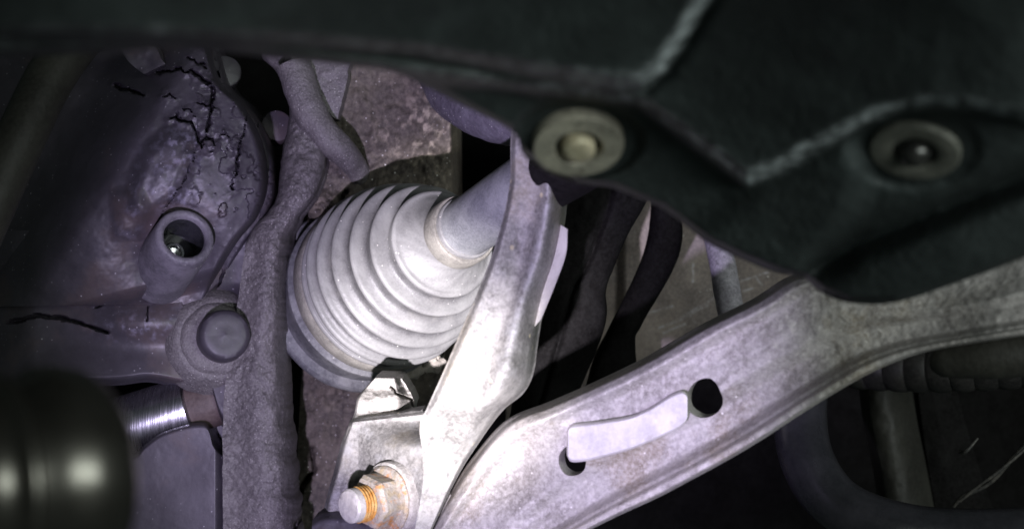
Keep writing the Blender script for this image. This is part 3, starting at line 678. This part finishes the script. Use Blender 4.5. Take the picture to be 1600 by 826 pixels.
# ================================================================== black under-tray, out of focus in front
t = thing('underbody_cover', 'black moulded plastic undertray across the top with two washered bolts', 'undertray', P(1000, 200, 0.38))
polyA = [(-700, 52), (100, 52), (270, 56), (450, 62), (640, 78), (820, 106), (960, 130), (1000, 128), (1030, 105), (1062, 60), (1110, -20), (1190, -180), (1300, -700), (-700, -700)]
polyB = [(-700, 80), (280, 76), (640, 112), (820, 132), (1000, 155), (1080, 212), (1165, 276), (1205, 260), (1250, 236), (1310, 205), (1360, 180), (1410, 164), (1460, 157), (1520, 164), (1600, 180), (2200, 260), (2200, -900), (-700, -900)]
polyC = [(1168, 296), (1240, 262), (1318, 222), (1345, 260), (1330, 330), (1270, 420), (1255, 470), (1215, 470), (1080, 400), (1095, 372)]
crease = [(1238, 452), (1268, 424), (1340, 382), (1440, 340), (1540, 300), (1750, 215)]
WS = [(903, 218), (1430, 234)]
def cov_base(px, py):
    return 0.345 + 0.062*(py/300.0) - 0.050*smooth(900, 0, px) - 0.035*smooth(1000, 1600, px)
def cov_depth(px, py, s, t):
    d = cov_base(px, py)
    a = sdf(px, py, polyA); b_ = sdf(px, py, polyB); c = sdf(px, py, polyC)
    d = d - 0.010*smooth(-12, 14, a) + 0.004*np.exp(-((a+16)/9)**2)
    d = d - 0.016*smooth(-22, 10, b_)
    d = d - 0.007*smooth(-40, 30, c)
    for (x, y) in WS:
        rr = np.hypot((px-x)/1.0, (py-y)/0.62)
        d = d*1 + (0.006 if x < 1000 else 0.002)*smooth(112, 88, rr)
    cr = seg_dist(px, py, crease)
    below = (py - np.interp(px, [q[0] for q in crease], [q[1] for q in crease])) > 0
    act = smooth(1225, 1290, px)
    d = d + act*0.010*np.exp(-(cr/22)**2) - act*np.where(below, 0.012*np.sin(np.clip(cr/150, 0, 1)*math.pi)**0.8, 0)
    d = d + 0.012*smooth(14, 0, np.interp(px, [q[0] for q in out], [q[1] for q in out]) - py)**2
    return d + 0.0006*fbm(px/60, py/60, None, 3, 111) + 0.0002*fbm(px/9, py/9, None, 2, 112)
def cov_scuff_light(px, py, s, t):  # crest scuffs, with ridge highlights also put into this pale tone
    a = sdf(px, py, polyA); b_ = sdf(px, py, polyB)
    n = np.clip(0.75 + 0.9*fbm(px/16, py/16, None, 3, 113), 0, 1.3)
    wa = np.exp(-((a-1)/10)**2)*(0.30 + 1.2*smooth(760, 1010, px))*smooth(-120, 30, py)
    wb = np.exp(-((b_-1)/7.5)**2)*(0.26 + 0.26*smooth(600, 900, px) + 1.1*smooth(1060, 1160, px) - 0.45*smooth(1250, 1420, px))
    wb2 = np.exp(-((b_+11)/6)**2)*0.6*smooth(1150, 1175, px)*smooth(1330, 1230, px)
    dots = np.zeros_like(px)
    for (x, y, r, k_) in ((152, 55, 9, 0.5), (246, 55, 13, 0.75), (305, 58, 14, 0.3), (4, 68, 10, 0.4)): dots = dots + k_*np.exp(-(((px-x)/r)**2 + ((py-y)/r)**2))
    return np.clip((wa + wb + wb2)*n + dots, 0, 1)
out = [(-420, 92), (-200, 90), (0, 86), (150, 80), (280, 74), (440, 90), (600, 108), (650, 126), (720, 162), (800, 204), (818, 240), (850, 266), (905, 286), (960, 294), (1040, 328), (1105, 377), (1160, 404), (1215, 426), (1258, 434), (1285, 456), (1330, 473), (1400, 472), (1500, 440), (1600, 402), (1760, 330), (2000, 250), (2600, 200)]
topc = [(x*1.0, -1000) for x, y in out]
cov = sheet('tray_panel', topc, out, 560, 270, cov_depth, 0.003, M['cover'], t, cov_scuff_light, s_map=lambda s: 1-(1-s)**1.9)
def cov_normal(x, y):
    e = 6
    f = lambda a, b_: Vector(pix2world(np.array(a, float), np.array(b_, float), cov_base(np.array(a, float), np.array(b_, float)) + 0.0).tolist())
    n = (f(x+e, y) - f(x-e, y)).cross(f(x, y+e) - f(x, y-e)).normalized()
    return n if n.y < 0 else -n
for i, (x, y) in enumerate(WS):
    n = cov_normal(x, y); n = (n + Vector((0.0, 0.0, -0.06))).normalized()
    dd = float(cov_depth(np.array([[x]], float), np.array([[y]], float), np.array([[0.5]]), np.array([[0.5]]))[0, 0])
    o = P(x, y, dd)
    R = 0.0128 if i == 0 else 0.0115
    wm, bm_ = (M['washer'], M['bolt_tan']) if i == 0 else (M['washer_dark'], M['bolt_black'])
    hw = 1.0 if i == 0 else 0.55
    wa_ = lathe('washer', o - n*0.001, n, [(0, R), (0.0032*hw, R), (0.0042*hw, R*0.96), (0.0044*hw, R*0.80), (0.0044*hw, R*0.56), (0.0036*hw, R*0.50), (0.001, R*0.48)], wm, t, 64, 0.00015, 120, cap=False)
    lathe('recess_ring', o - n*(0.0 if i == 0 else 0.0010), n, [(-0.0005, R*0.52), (0.0012, R*0.50), (0.0014, 0.0)], M['recess'], wa_, 40, cap=False)
    if i == 0:
        lathe('bolt_head', o + n*0.0008, n, [(0, R*0.37), (0.0030, R*0.37), (0.0040, R*0.33), (0.0046, R*0.22), (0.0044, R*0.1), (0.0046, 0)], bm_, wa_, 40, 0.0002, 200, cap=False)
    else:
        lathe('bolt_head', o - n*0.0004, n, [(0, R*0.36), (0.0020, R*0.35), (0.0036, R*0.28), (0.0046, R*0.17), (0.0050, 0)], bm_, wa_, 40, cap=False, sharp=80)

# ================================================================== black ringed cap, out of focus at the lower left
oc = P(99, 738, 0.27)
t = thing('ringed_cap', 'black ringed cylinder far out of focus at the lower left corner', 'cylinder', oc)
axc = Vector((0.76, 0.65, 0.02)).normalized()
RC = 0.0205
def ring_prof(x, r0, h): return [(x-0.0022, r0), (x-0.0015, r0+h*0.5), (x-0.0008, r0+h*0.9), (x, r0+h), (x+0.0008, r0+h*0.9), (x+0.0015, r0+h*0.5), (x+0.0022, r0-0.0004)]
cp = [(-0.060, RC*0.93)] + ring_prof(-0.036, RC*0.88, 0.0026) + ring_prof(-0.0240, RC*0.88, 0.0026) + ring_prof(-0.0130, RC*0.88, 0.0024) + [(-0.008, RC*0.92), (-0.005, RC), (-0.001, RC), (0.003, RC*0.96), (0.006, RC*0.88), (0.008, RC*0.75)]
lathe('cap_shell', oc, axc, cp, M['cap'], t, 96, cap=False, sharp=80)
lathe('end_face', oc, axc, [(0.0079, RC*0.76), (0.0085, RC*0.6), (0.0086, 0.0)], M['cap'], t, 64, cap=False, sharp=80)
